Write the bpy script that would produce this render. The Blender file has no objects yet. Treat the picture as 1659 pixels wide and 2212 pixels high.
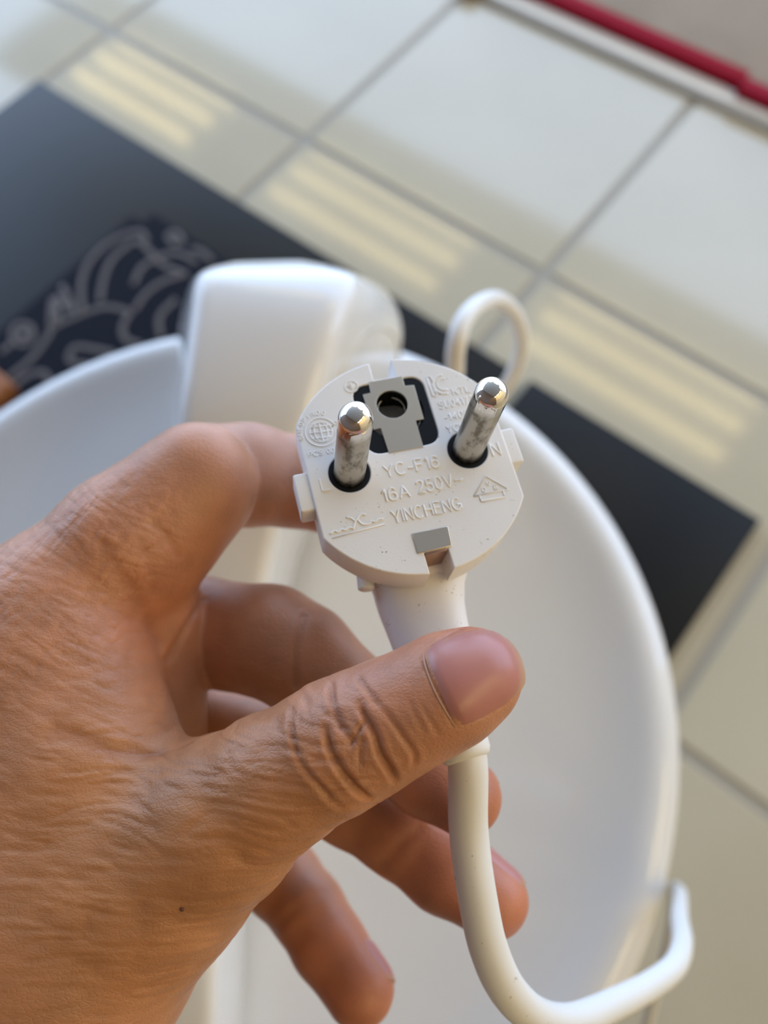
import bpy, bmesh, math, random
import numpy as np
from mathutils import Matrix, Vector

random.seed(4)
rng = np.random.default_rng(4)
SC = bpy.context.scene
COL = SC.collection

# ------------------------------------------------------------------ camera
F, CX, CY = 1661.0, 829.5, 1106.0          # focal length in pixels, 1659 x 2212 frame
CAM_H = 0.784
R = np.array([[0.7825, 0.5573, -0.2778], [-0.621, 0.7312, -0.2824], [0.0458, 0.3935, 0.9182]])
_u, _s, _v = np.linalg.svd(R)
R = _u @ _v
C2W = np.array([R[0], -R[1], -R[2]])       # camera (x right, y down, z forward) -> world
CAMP = np.array([0, 0, CAM_H])
DOWN = R[2]

cam_d = bpy.data.cameras.new('camera')
cam = bpy.data.objects.new('camera', cam_d)
COL.objects.link(cam)
cam_d.sensor_fit = 'HORIZONTAL'
cam_d.sensor_width = 36.0
cam_d.lens = 36.0 * F / 1659.0
cam_d.clip_start = 0.01
cam_d.clip_end = 100
m3 = C2W @ np.diag([1, -1, -1])
M = Matrix([list(m3[i]) + [CAMP[i]] for i in range(3)] + [[0, 0, 0, 1]])
cam.matrix_world = M
cam_d.dof.use_dof = True
cam_d.dof.focus_distance = 0.1055
cam_d.dof.aperture_fstop = 36.0 / 2.15
SC.camera = cam

# ------------------------------------------------------------------ world, lights, exposure
world = bpy.data.worlds.new('world')
SC.world = world
world.use_nodes = True
bg = world.node_tree.nodes['Background']
bg.inputs[0].default_value = (0.54, 0.71, 1.0, 1)
bg.inputs[1].default_value = 4.5

CEIL = 2.6
LAMP_COL = (1.0, 0.77, 0.32)


def tube(x0, x1, y0, y1, watt):
    ld = bpy.data.lights.new('ceiling_tube_and_fill', 'AREA')
    ld.shape = 'RECTANGLE'
    ld.size, ld.size_y = x1 - x0, y1 - y0
    ld.energy = watt
    ld.color = LAMP_COL
    lo = bpy.data.objects.new('ceiling_tube_and_fill', ld)
    lo.location = ((x0 + x1) / 2, (y0 + y1) / 2, CEIL - 0.06)
    COL.objects.link(lo)


for (x0, x1) in ((-4.5, -3.45), (-2.8, -1.6), (-1.05, 0.1), (0.8, 1.95)):
    for y in (2.22, 2.41, 2.6):
        tube(x0, x1, y - 0.035, y + 0.035, 1.9)
for y in (-1.3, 0.0, 1.3):  # unseen fill lights added by the right wall to warm that side
    tube(2.0, 2.3, y - 0.5, y + 0.5, 17)

vs = SC.view_settings
vs.view_transform = 'Standard'
vs.look = 'None'
vs.gamma = 1
vs.use_curve_mapping = False
vs.exposure = -0.18


# ------------------------------------------------------------------ helpers
def ray(px, py):
    return np.array([(px - CX) / F, (py - CY) / F, 1.0])


def cpt(px, py, d):                        # camera-space point at depth d
    return ray(px, py) * d


def wpt(c):
    return C2W @ np.asarray(c, float) + CAMP


def at(px, py, d):
    return wpt(cpt(px, py, d))


def flr(px, py, z=0.0):                    # point of the horizontal plane at height z
    d = C2W @ ray(px, py)
    return CAMP + d * ((z - CAM_H) / d[2])


def hgt(px, py, z):                        # depth of the horizontal plane at height z under a direction
    return (CAM_H - z) / float(DOWN @ ray(px, py))


def link(o, parent=None):
    COL.objects.link(o)
    if parent is not None:
        o.parent = parent
    return o


def mesh_obj(name, verts, faces, mat=None, parent=None, smooth=True):
    me = bpy.data.meshes.new(name)
    me.from_pydata([tuple(v) for v in verts], [], [tuple(f) for f in faces])
    me.update()
    if smooth:
        me.shade_smooth()
    if mat:
        me.materials.append(mat)
    return link(bpy.data.objects.new(name, me), parent)


def tag(o, label=None, cat=None, group=None, kind=None):
    for k, v in (('label', label), ('category', cat), ('group', group), ('kind', kind)):
        if v:
            o[k] = v
    return o


def empty(name, mat4=None, loc=None):
    o = bpy.data.objects.new(name, None)
    COL.objects.link(o)
    o.empty_display_size = 0.01
    if mat4 is not None:
        o.matrix_world = mat4
    if loc is not None:
        o.location = loc
    return o


def mat4(rot, loc):
    return Matrix([list(rot[i]) + [loc[i]] for i in range(3)] + [[0, 0, 0, 1]])


def bm_to(name, bm, mat, parent=None, smooth=True, sharp=None):
    bmesh.ops.recalc_face_normals(bm, faces=bm.faces)
    me = bpy.data.meshes.new(name)
    bm.to_mesh(me)
    bm.free()
    if smooth:
        me.shade_smooth()
        if sharp:
            me.set_sharp_from_angle(angle=math.radians(sharp))
    me.materials.append(mat)
    return link(bpy.data.objects.new(name, me), parent)


def box(name, lo, hi, mat, parent=None, bev=0.0, seg=2):
    bm = bmesh.new()
    bmesh.ops.create_cube(bm, size=1)
    lo, hi = np.array(lo, float), np.array(hi, float)
    for v in bm.verts:
        v.co = Vector((lo + hi) / 2 + np.array(v.co) * (hi - lo))
    if bev:
        bmesh.ops.bevel(bm, geom=list(bm.edges), offset=bev, segments=seg, profile=0.6, affect='EDGES')
    return bm_to(name, bm, mat, parent, sharp=35)


def catmull(P, n=10):
    P = np.array(P, float)
    Q = np.vstack([2 * P[0] - P[1], P, 2 * P[-1] - P[-2]])
    out = []
    for i in range(1, len(Q) - 2):
        p0, p1, p2, p3 = Q[i - 1:i + 3]
        for t in np.linspace(0, 1, n, endpoint=False):
            out.append(0.5 * ((2 * p1) + (-p0 + p2) * t + (2 * p0 - 5 * p1 + 4 * p2 - p3) * t * t + (-p0 + 3 * p1 - 3 * p2 + p3) * t ** 3))
    out.append(P[-1])
    return np.array(out)


def sweep(P, rad, n=16, caps=True, flat=1.0, up=None):
    """tube along the points P, radius a number or an array; flat squeezes it along 'up'"""
    P = np.array(P, float)
    rad = np.broadcast_to(rad, (len(P),))
    T = np.gradient(P, axis=0)
    T /= np.linalg.norm(T, axis=1)[:, None]
    a = np.array(up if up is not None else [0.3, 0.2, 1.0], float)
    verts, faces = [], []
    nrm = a - T[0] * (a @ T[0])
    nrm /= np.linalg.norm(nrm)
    for i in range(len(P)):
        base = a if up is not None else nrm
        nrm = base - T[i] * (base @ T[i])
        nrm /= np.linalg.norm(nrm) + 1e-12
        b = np.cross(T[i], nrm)
        for k in range(n):
            an = 2 * math.pi * k / n
            verts.append(P[i] + rad[i] * (flat * math.cos(an) * nrm + math.sin(an) * b))
    for i in range(len(P) - 1):
        for k in range(n):
            k2 = (k + 1) % n
            faces.append((i * n + k, i * n + k2, (i + 1) * n + k2, (i + 1) * n + k))
    if caps:
        faces.append(tuple(range(n - 1, -1, -1)))
        faces.append(tuple((len(P) - 1) * n + k for k in range(n)))
    return verts, faces


def merge(parts):
    V, Fc, o = [], [], 0
    for v, f in parts:
        V += list(v)
        Fc += [tuple(i + o for i in q) for q in f]
        o += len(v)
    return V, Fc


def loft(rings, caps=True):
    n = len(rings[0])
    V = [p for r in rings for p in r]
    Fc = []
    for i in range(len(rings) - 1):
        for k in range(n):
            k2 = (k + 1) % n
            Fc.append((i * n + k, i * n + k2, (i + 1) * n + k2, (i + 1) * n + k))
    if caps:
        Fc.append(tuple(range(n - 1, -1, -1)))
        Fc.append(tuple((len(rings) - 1) * n + k for k in range(n)))
    return V, Fc


def lathe(name, prof, mat, parent, n=64, sharp=40):
    """profile (r, z) turned about the local z axis"""
    V, Fc = [], []
    for r, z in prof:
        for k in range(n):
            a = 2 * math.pi * k / n
            V.append((r * math.cos(a), r * math.sin(a), z))
    for i in range(len(prof) - 1):
        for k in range(n):
            k2 = (k + 1) % n
            Fc.append((i * n + k, i * n + k2, (i + 1) * n + k2, (i + 1) * n + k))
    bm = bmesh.new()
    bv = [bm.verts.new(v) for v in V]
    for f in Fc:
        bm.faces.new([bv[i] for i in f])
    if prof[0][0] < 1e-6 or prof[-1][0] < 1e-6:
        bmesh.ops.remove_doubles(bm, verts=bm.verts, dist=1e-7)
    return bm_to(name, bm, mat, parent, sharp=sharp)


def plate2d(name, loops, z0, z1, mat, parent, bev=0.0, sharp=35):
    """flat plate with holes from closed 2-D outlines, between z0 and z1, edges rounded by bev"""
    cu = bpy.data.curves.new(name, 'CURVE')
    cu.dimensions = '2D'
    cu.fill_mode = 'BOTH'
    for lp in loops:
        s = cu.splines.new('POLY')
        s.points.add(len(lp) - 1)
        for i, p in enumerate(lp):
            s.points[i].co = (p[0], p[1], 0, 1)
        s.use_cyclic_u = True
    cu.extrude = (z1 - z0) / 2 - bev
    cu.bevel_depth = bev
    cu.bevel_resolution = 2
    cu.offset = -bev
    tmp = bpy.data.objects.new('tmp', cu)
    COL.objects.link(tmp)
    dg = bpy.context.evaluated_depsgraph_get()
    me = bpy.data.meshes.new_from_object(tmp.evaluated_get(dg))
    bpy.data.objects.remove(tmp)
    bpy.data.curves.remove(cu)
    me.name = name
    me.materials.clear()
    me.materials.append(mat)
    for v in me.vertices:
        v.co.z += (z0 + z1) / 2
    me.shade_smooth()
    me.set_sharp_from_angle(angle=math.radians(sharp))
    return link(bpy.data.objects.new(name, me), parent)


# ------------------------------------------------------------------ materials
def mat(name, col, rough=0.5, metal=0.0, **kw):
    m = bpy.data.materials.new(name)
    m.use_nodes = True
    b = m.node_tree.nodes['Principled BSDF']
    b.inputs['Base Color'].default_value = (*col, 1)
    b.inputs['Roughness'].default_value = rough
    b.inputs['Metallic'].default_value = metal
    for k, v in kw.items():
        b.inputs[k.replace('_', ' ')].default_value = v
    return m


def nodes(m):
    nt = m.node_tree
    return nt, nt.nodes, nt.links, nt.nodes['Principled BSDF']


def add(nt, t, **kw):
    n = nt.nodes.new(t)
    for k, v in kw.items():
        setattr(n, k, v)
    return n


def noise_col(m, scale, c0, c1, p0=0.4, p1=0.6, detail=3, vec_scale=None, rough_rng=None):
    nt, ns, lk, b = nodes(m)
    tc = add(nt, 'ShaderNodeTexCoord')
    mp = add(nt, 'ShaderNodeMapping')
    if vec_scale:
        mp.inputs['Scale'].default_value = vec_scale
    no = add(nt, 'ShaderNodeTexNoise')
    no.inputs['Scale'].default_value = scale
    no.inputs['Detail'].default_value = detail
    cr = add(nt, 'ShaderNodeValToRGB')
    cr.color_ramp.elements[0].position = p0
    cr.color_ramp.elements[1].position = p1
    cr.color_ramp.elements[0].color = (*c0, 1)
    cr.color_ramp.elements[1].color = (*c1, 1)
    lk.new(tc.outputs['Object'], mp.inputs[0])
    lk.new(mp.outputs[0], no.inputs['Vector'])
    lk.new(no.outputs['Fac'], cr.inputs[0])
    lk.new(cr.outputs[0], b.inputs['Base Color'])
    if rough_rng:
        mr = add(nt, 'ShaderNodeMapRange')
        mr.inputs['From Min'].default_value = p0
        mr.inputs['From Max'].default_value = p1
        mr.inputs['To Min'].default_value = rough_rng[0]
        mr.inputs['To Max'].default_value = rough_rng[1]
        lk.new(no.outputs['Fac'], mr.inputs[0])
        lk.new(mr.outputs[0], b.inputs['Roughness'])
    return no


M_TILE = mat('floor_tile_glaze', (0.50, 0.46, 0.37), 0.08, Specular_IOR_Level=0.7)
noise_col(M_TILE, 3, (0.435, 0.385, 0.28), (0.465, 0.415, 0.305))
M_GROUT = mat('grout', (0.30, 0.275, 0.225), 0.5)
M_BEIGE = mat('beige_tile', (0.26, 0.20, 0.14), 0.7, Specular_IOR_Level=0.2)
noise_col(M_BEIGE, 6, (0.24, 0.185, 0.13), (0.28, 0.215, 0.155))
M_PLASTER = mat('plaster', (0.78, 0.74, 0.66), 0.9)
M_CEIL = mat('ceiling_paint', (0.30, 0.28, 0.25), 0.9)
M_DARKWALL = mat('dark_blocker_wall', (0.10, 0.055, 0.03), 0.6)
M_WALLWARM = mat('warm_bounce_wall', (0.80, 0.60, 0.33), 0.9)
M_CURB = mat('curb_white', (0.78, 0.75, 0.68), 0.5)
M_RED = mat('red_strip', (0.24, 0.002, 0.014), 0.75, Specular_IOR_Level=0.12)
M_BLACK = mat('black_board', (0.006, 0.006, 0.006), 0.32, Specular_IOR_Level=0.14)
M_NAVY = mat('navy_card', (0.006, 0.007, 0.014), 0.6, Specular_IOR_Level=0.08)
M_INK = mat('cream_print', (0.10, 0.082, 0.075), 0.7)
M_ORANGE = mat('orange_wood', (0.30, 0.10, 0.03), 0.5)
noise_col(M_ORANGE, 30, (0.25, 0.08, 0.02), (0.36, 0.13, 0.04), vec_scale=(1, 6, 1))
M_WHITE = mat('glossy_white_plastic', (0.71, 0.705, 0.70), 0.08, Specular_IOR_Level=0.55)
M_SEAM = mat('seam', (0.60, 0.56, 0.47), 0.4)
M_CORD = mat('cord_white', (0.75, 0.74, 0.72), 0.42)
noise_col(M_CORD, 900, (0.40, 0.36, 0.29), (0.75, 0.74, 0.72), 0.23, 0.31, detail=4)
M_PLUG = mat('plug_white', (0.79, 0.77, 0.765), 0.42)
M_TEXT = mat('plug_lettering', (0.84, 0.82, 0.81), 0.35)
M_BLK = mat('black_insert', (0.005, 0.006, 0.009), 0.5, Specular_IOR_Level=0.18)
M_VOID = mat('socket_dark', (0.003, 0.003, 0.003), 0.6)
M_STEEL = mat('earth_plate', (0.66, 0.58, 0.48), 0.3, 1.0)
M_CHROME = mat('pin_chrome', (0.80, 0.78, 0.75), 0.07, 1.0)
M_TONGUE = mat('coppery_reflection', (0.40, 0.24, 0.17), 0.38, 1.0)  # coppery reflection put into the metal's own colour

# plug: tiny dirt specks and fine relief
nt, ns, lk, b = nodes(M_PLUG)
tc = add(nt, 'ShaderNodeTexCoord')
n1 = add(nt, 'ShaderNodeTexNoise'); n1.inputs['Scale'].default_value = 420; n1.inputs['Detail'].default_value = 3
n2 = add(nt, 'ShaderNodeTexNoise'); n2.inputs['Scale'].default_value = 2100; n2.inputs['Detail'].default_value = 2
mu = add(nt, 'ShaderNodeMath', operation='MULTIPLY')
cr = add(nt, 'ShaderNodeValToRGB')
cr.color_ramp.elements[0].position = 0.405; cr.color_ramp.elements[0].color = (0.79, 0.77, 0.765, 1)
cr.color_ramp.elements[1].position = 0.47; cr.color_ramp.elements[1].color = (0.22, 0.15, 0.09, 1)
lk.new(tc.outputs['Object'], n1.inputs['Vector']); lk.new(tc.outputs['Object'], n2.inputs['Vector'])
lk.new(n1.outputs['Fac'], mu.inputs[0]); lk.new(n2.outputs['Fac'], mu.inputs[1])
lk.new(mu.outputs[0], cr.inputs[0]); lk.new(cr.outputs[0], b.inputs['Base Color'])
n3 = add(nt, 'ShaderNodeTexNoise'); n3.inputs['Scale'].default_value = 2600; n3.inputs['Detail'].default_value = 2
bp = add(nt, 'ShaderNodeBump'); bp.inputs['Strength'].default_value = 0.12; bp.inputs['Distance'].default_value = 0.0001
lk.new(tc.outputs['Object'], n3.inputs['Vector']); lk.new(n3.outputs['Fac'], bp.inputs['Height']); lk.new(bp.outputs[0], b.inputs['Normal'])

# pins: polished dome, worn and stained shank
nt, ns, lk, b = nodes(M_CHROME)
tc = add(nt, 'ShaderNodeTexCoord')
sp = add(nt, 'ShaderNodeSeparateXYZ'); lk.new(tc.outputs['Object'], sp.inputs[0])
mz = add(nt, 'ShaderNodeMapRange'); mz.inputs['From Min'].default_value = 0.0158; mz.inputs['From Max'].default_value = 0.0140
lk.new(sp.outputs['Z'], mz.inputs[0])
n1 = add(nt, 'ShaderNodeTexNoise'); n1.inputs['Scale'].default_value = 700; n1.inputs['Detail'].default_value = 5
mp = add(nt, 'ShaderNodeMapping'); mp.inputs['Scale'].default_value = (1, 1, 0.5)
lk.new(tc.outputs['Object'], mp.inputs[0]); lk.new(mp.outputs[0], n1.inputs['Vector'])
cr = add(nt, 'ShaderNodeValToRGB')
cr.color_ramp.elements[0].position = 0.36; cr.color_ramp.elements[0].color = (0.20, 0.18, 0.14, 1)
cr.color_ramp.elements[1].position = 0.50; cr.color_ramp.elements[1].color = (0.48, 0.455, 0.40, 1)
lk.new(n1.outputs['Fac'], cr.inputs[0])
mx = add(nt, 'ShaderNodeMix', data_type='RGBA')
mx.inputs[6].default_value = (0.82, 0.80, 0.77, 1)
lk.new(mz.outputs[0], mx.inputs[0]); lk.new(cr.outputs[0], mx.inputs[7]); lk.new(mx.outputs[2], b.inputs['Base Color'])
mr = add(nt, 'ShaderNodeMapRange'); mr.inputs['To Min'].default_value = 0.06; mr.inputs['To Max'].default_value = 0.33
lk.new(mz.outputs[0], mr.inputs[0]); lk.new(mr.outputs[0], b.inputs['Roughness'])

# skin
M_SKIN = mat('skin', (0.52, 0.27, 0.17), 0.40, Specular_IOR_Level=0.42)
nt, ns, lk, b = nodes(M_SKIN)
b.inputs['Subsurface Weight'].default_value = 0.22
b.inputs['Subsurface Radius'].default_value = (1.0, 0.35, 0.2)
b.inputs['Subsurface Scale'].default_value = 0.0025
tc = add(nt, 'ShaderNodeTexCoord')
at_c = add(nt, 'ShaderNodeAttribute', attribute_name='skin_tone')
n1 = add(nt, 'ShaderNodeTexNoise'); n1.inputs['Scale'].default_value = 140; n1.inputs['Detail'].default_value = 5
lk.new(tc.outputs['Object'], n1.inputs['Vector'])
mrn = add(nt, 'ShaderNodeMapRange'); mrn.inputs['From Min'].default_value = 0.3; mrn.inputs['From Max'].default_value = 0.7
mrn.inputs['To Min'].default_value = 0.84; mrn.inputs['To Max'].default_value = 1.12
lk.new(n1.outputs['Fac'], mrn.inputs[0])
mulc = add(nt, 'ShaderNodeMix', data_type='RGBA', blend_type='MULTIPLY'); mulc.inputs[0].default_value = 1.0
lk.new(at_c.outputs['Color'], mulc.inputs[6]); lk.new(mrn.outputs[0], mulc.inputs[7])
lk.new(mulc.outputs[2], b.inputs['Base Color'])
# fine net of skin lines
mpa = add(nt, 'ShaderNodeMapping'); mpa.inputs['Scale'].default_value = (1050, 1900, 1300); mpa.inputs['Rotation'].default_value = (0, 0, 0.25)
vo = add(nt, 'ShaderNodeTexVoronoi', feature='DISTANCE_TO_EDGE'); vo.inputs['Scale'].default_value = 1.0
lk.new(tc.outputs['Object'], mpa.inputs[0]); lk.new(mpa.outputs[0], vo.inputs['Vector'])
mrv = add(nt, 'ShaderNodeMapRange'); mrv.inputs['From Max'].default_value = 0.18
lk.new(vo.outputs['Distance'], mrv.inputs[0])
n4 = add(nt, 'ShaderNodeTexNoise'); n4.inputs['Scale'].default_value = 1500; n4.inputs['Detail'].default_value = 3
lk.new(tc.outputs['Object'], n4.inputs['Vector'])
ad = add(nt, 'ShaderNodeMath', operation='MULTIPLY_ADD'); ad.inputs[1].default_value = 0.7
lk.new(n4.outputs['Fac'], ad.inputs[0]); lk.new(mrv.outputs[0], ad.inputs[2])
bp = add(nt, 'ShaderNodeBump'); bp.inputs['Strength'].default_value = 0.28; bp.inputs['Distance'].default_value = 0.00012
lk.new(ad.outputs[0], bp.inputs['Height']); lk.new(bp.outputs[0], b.inputs['Normal'])

M_NAIL = mat('nail', (0.52, 0.27, 0.24), 0.33, Specular_IOR_Level=0.5)
nt, ns, lk, b = nodes(M_NAIL)
b.inputs['Subsurface Weight'].default_value = 0.25
b.inputs['Subsurface Radius'].default_value = (1.0, 0.4, 0.3)
b.inputs['Subsurface Scale'].default_value = 0.0015
at_n = add(nt, 'ShaderNodeAttribute', attribute_name='skin_tone')
lk.new(at_n.outputs['Color'], b.inputs['Base Color'])
M_CUT = mat('cuticle', (0.47, 0.28, 0.20), 0.55)
M_MOLE = mat('mole', (0.10, 0.03, 0.015), 0.6)

# ------------------------------------------------------------------ the setting
TILE = 0.40
X0, Y0 = -1.081 - 4 * TILE, 0.220 - 4 * TILE      # tile lattice
NX, NY = 13, 6
STEP_Y = 1.005
floor = box('floor', (-4.6, -2.4, -0.06), (2.6, STEP_Y + 0.03, -0.002), M_GROUT)
tag(floor, 'cream glazed tile floor with grey joints', None, None, 'structure')
tm = None
for i in range(NX):
    for j in range(NY):
        x0, y0 = X0 + i * TILE, Y0 + j * TILE
        y1 = min(y0 + TILE, STEP_Y + 0.02)
        if y1 - y0 < TILE - 0.01:
            o = box('tile', (x0 + .0065, y0 + .0065, -0.008), (x0 + TILE - .0065, y1, 0.0), M_TILE, floor, 0.0012, 1)
            continue
        if tm is None:
            o = box('tile', (-TILE / 2 + .0065, -TILE / 2 + .0065, -0.008), (TILE / 2 - .0065, TILE / 2 - .0065, 0.0), M_TILE, floor, 0.0012, 1)
            tm = o.data
        else:
            o = link(bpy.data.objects.new('tile', tm), floor)
        o.location = (x0 + TILE / 2, y0 + TILE / 2, 0)

# low step along the far side: pale riser, red nosing, beige tiles on top
riser = box('trim_1', (-0.665, STEP_Y, 0.0), (2.6, STEP_Y + 0.026, 0.014), M_CURB, None, 0.003)
tag(riser, 'pale sill of the low step', None, None, 'structure')
base_shade = box('trim_2', (-0.665, STEP_Y - 0.007, -0.001), (2.6, STEP_Y, 0.002), M_GROUT, None, 0.001)  # grey strip stands in for the shadow at the step's foot
tag(base_shade, 'grey strip painted as the shade at the foot of the step', None, None, 'structure')
XS = -0.237
tag(box('trim_3', (-0.64, STEP_Y + 0.024, 0.012), (XS, STEP_Y + 0.050, 0.029), M_RED, None, 0.002),
    'long red edging strip on the low step', None, None, 'structure')
tag(box('trim_4', (XS + 0.001, STEP_Y + 0.013, 0.012), (2.6, STEP_Y + 0.038, 0.029), M_RED, None, 0.002),
    'red edging strip at the right end of the step', None, None, 'structure')
knob = box('trim_5', (-0.69, STEP_Y - 0.012, 0.0), (-0.66, STEP_Y + 0.02, 0.022), M_ORANGE, None, 0.006)
tag(knob, 'brown end block of the low step', None, None, 'structure')
plat = box('floor_step', (-0.62, STEP_Y + 0.026, -0.05), (2.6, 3.4, 0.016), M_GROUT)
tag(plat, 'raised beige tiled floor behind the red strip', None, None, 'structure')
bt = None
for i in range(8):
    for j in range(6):
        if bt is None:
            o = box('tile', (-.1965, -.1965, -0.006), (.1965, .1965, 0.0), M_BEIGE, plat, 0.001, 1)
            bt = o.data
        else:
            o = link(bpy.data.objects.new('tile', bt), plat)
        o.location = (-0.405 + i * 0.4, STEP_Y + 0.235 + j * 0.4, 0.020)
ceil = box('ceiling', (-3.1, -2.4, CEIL), (2.7, 3.0, CEIL + 0.1), M_CEIL)
box('beam', (-5.2, 2.05, CEIL), (-3.1, 3.0, CEIL + 0.1), M_CEIL, ceil)
tag(ceil, 'white ceiling over the room', None, None, 'structure')
tag(box('wall_right', (2.6, -2.4, -0.06), (2.7, 3.4, CEIL), M_WALLWARM), 'unseen right wall tinted warm to bounce light', None, None, 'structure')  # out of view, coloured warm to throw light back from the right
tag(box('wall_near', (-3.2, -1.3, -0.06), (2.7, -1.2, CEIL), M_DARKWALL), 'unseen dark wall holding back light behind the viewer', None, None, 'structure')  # out of view, made dark to cut light from the near side

# ------------------------------------------------------------------ black boards, printed card, wooden piece
PZ = 0.012
pl0, pl1 = flr(90, 165, PZ), flr(1112, 802, PZ)
pr0, pr1 = flr(1147, 821, PZ), flr(1640, 1130, PZ)
YB = float(np.mean([p[1] for p in (pl0, pl1, pr0, pr1)]))
tag(box('black_board', (pl0[0], YB - 0.75, 0.0), (pl1[0], YB, PZ), M_BLACK, None, 0.002),
    'long glossy black board on the tiles, lying under the dark printed card', 'board', 'black boards on the floor')
tag(box('black_board', (pr0[0], YB - 0.75, 0.0), (pr1[0], YB, PZ), M_BLACK, None, 0.002),
    'shorter black board on the tiles, right of the thin cable loop', 'board', 'black boards on the floor')

CZ = PZ + 0.010
c0 = flr(308, 446, CZ)
bm = bmesh.new()
bmesh.ops.create_cube(bm, size=1)
for v in bm.verts:
    v.co = Vector((c0[0] + 0.19 + v.co.x * 0.38, c0[1] - 0.26 + v.co.y * 0.52, PZ + 0.005 + v.co.z * 0.010))
bmesh.ops.bevel(bm, geom=[e for e in bm.edges if abs(e.verts[0].co.z - e.verts[1].co.z) > 0.005], offset=0.02, segments=6, affect='EDGES')
card = bm_to('printed_card', bm, M_NAVY, None, sharp=35)
tag(card, 'dark navy card with pale looping line drawing, on the black board', 'card')


def cc(x, y):
    return x / 1.843, 380 + y / 1.843


strokes = [[(330, 545), (322, 440), (350, 350), (420, 275), (500, 232), (560, 222), (585, 262)],
           [(398, 505), (410, 420), (440, 340), (490, 290), (550, 262), (620, 325)],
           [(530, 435), (560, 370), (600, 340), (660, 312), (720, 312), (785, 345)],
           [(615, 325), (660, 360), (745, 392)],
           [(535, 535), (580, 470), (650, 420), (745, 388)],
           [(200, 600), (210, 490), (238, 590)], [(222, 480), (292, 540), (246, 436)],
           [(190, 612), (300, 560), (420, 522), (520, 542)],
           [(520, 540), (488, 600), (500, 650), (560, 672)],
           [(640, 645), (636, 560), (700, 490)],
           [(30, 805), (120, 732), (190, 640), (205, 600)],
           [(0, 705), (45, 668)],
           [(270, 720), (300, 682), (380, 690), (450, 712), (380, 752), (290, 742), (270, 720)],
           [(30, 862), (100, 800), (170, 782), (200, 822)],
           [(665, 235), (700, 225), (725, 262), (690, 268), (665, 235)],
           [(760, 290), (800, 300), (845, 340)],
           [(90 + 42 * math.cos(t), 630 + 42 * math.sin(t)) for t in np.linspace(0, 2 * math.pi, 13)],
           [(70, 630), (112, 632)], [(90, 610), (90, 652)]]
parts = []
for s in strokes:
    P = catmull([flr(*cc(*p), CZ) for p in s], 6)
    P[:, 2] = CZ
    parts.append(sweep(P, 0.0036, 8, True, 0.12, up=(0, 0, 1)))
mesh_obj('print', *merge(parts), M_INK, card)['label'] = 'pale brown looping line drawing'

# wooden piece peeping out at the left edge
w0 = flr(22, 858, PZ)
tag(box('wooden_block', (w0[0] - 0.16, w0[1] - 0.05, PZ), (w0[0] + 0.012, w0[1] + 0.012, PZ + 0.03), M_ORANGE, None, 0.006, 3),
    'orange brown wooden block at the left edge beside the white appliance', 'block')

# ------------------------------------------------------------------ white appliance: round dish, arm, pedestal
DH = 0.36                                   # dish rim lies this far below the camera
DZ = CAM_H - DH
DR = 0.595 * DH
dc = wpt(np.array([-0.2150, 0.2424, 1.0129]) * DH)
dc[2] = DZ
app = empty('white_appliance', loc=(dc[0], dc[1], PZ))
tag(app, 'white plastic appliance with a round dish body and raised arm, behind the hand', 'appliance')
zt = DZ - PZ
prof = [(0.0, zt - 0.022), (0.06, zt - 0.0215), (0.12, zt - 0.019), (0.165, zt - 0.014), (DR - 0.030, zt - 0.0075),
        (DR - 0.0215, zt - 0.0030), (DR - 0.017, zt - 0.0006), (DR - 0.013, zt), (DR - 0.008, zt - 0.0012), (DR - 0.0035, zt - 0.0048), (DR - 0.0008, zt - 0.010), (DR, zt - 0.017),
        (DR - 0.002, zt - 0.030), (DR - 0.010, zt - 0.050), (DR - 0.03, zt - 0.075), (DR - 0.07, zt - 0.10), (0.085, zt - 0.125), (0.062, zt - 0.16),
        (0.055, zt - 0.22)]
lathe('dish', prof, M_WHITE, app, 160, 60)
lathe('pedestal', [(0.052, zt - 0.215), (0.05, 0.10), (0.06, 0.05), (0.10, 0.022), (0.125, 0.014), (0.13, 0.006), (0.128, 0.0), (0.0, 0.0)], M_WHITE, app, 64, 60)

# arm: lofted rounded box running over the dish and rising to the far end
ST = [  # left top, right top, right base, left base: (px, py, height over the rim)
    ((505, 566, .125), (650, 562, .125), (700, 572, .10), (480, 575, .10)),
    ((450, 580, .136), (745, 585, .134), (800, 606, .07), (430, 592, .08)),
    ((424, 606, .142), (768, 618, .139), (850, 648, .045), (406, 630, .05)),
    ((413, 680, .142), (738, 690, .142), (872, 730, .03), (386, 712, .03)),
    ((396, 820, .138), (700, 820, .138), (838, 850, .01), (372, 840, .01)),
    ((384, 960, .130), (664, 960, .130), (760, 975, -.006), (360, 970, -.006)),
    ((362, 1200, .110), (592, 1200, .110), (652, 1205, -.012), (335, 1210, -.012)),
    ((325, 1560, .085), (534, 1560, .085), (590, 1565, -.016), (290, 1570, -.016)),
    ((286, 1900, .062), (484, 1900, .062), (540, 1900, -.016), (240, 1905, -.016)),
    ((262, 2210, .045), (462, 2210, .045), (524, 2210, -.016), (200, 2212, -.016)),
    ((250, 2420, .025), (440, 2420, .025), (490, 2420, -.014), (200, 2420, -.014)),
]


def rounded_quad(c, fr, n=6):
    """closed ring of points through a quad with rounded corners; fr: rounding fraction per corner"""
    out = []
    for i in range(4):
        p, a, b_ = c[i], c[i - 1], c[(i + 1) % 4]
        r = fr[i] * min(np.linalg.norm(a - p), np.linalg.norm(b_ - p))
        pa = p + (a - p) / np.linalg.norm(a - p) * r
        pb = p + (b_ - p) / np.linalg.norm(b_ - p) * r
        for t in np.linspace(0, 1, n):
            out.append((1 - t) ** 2 * pa + 2 * t * (1 - t) * p + t * t * pb)
    return out


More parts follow.
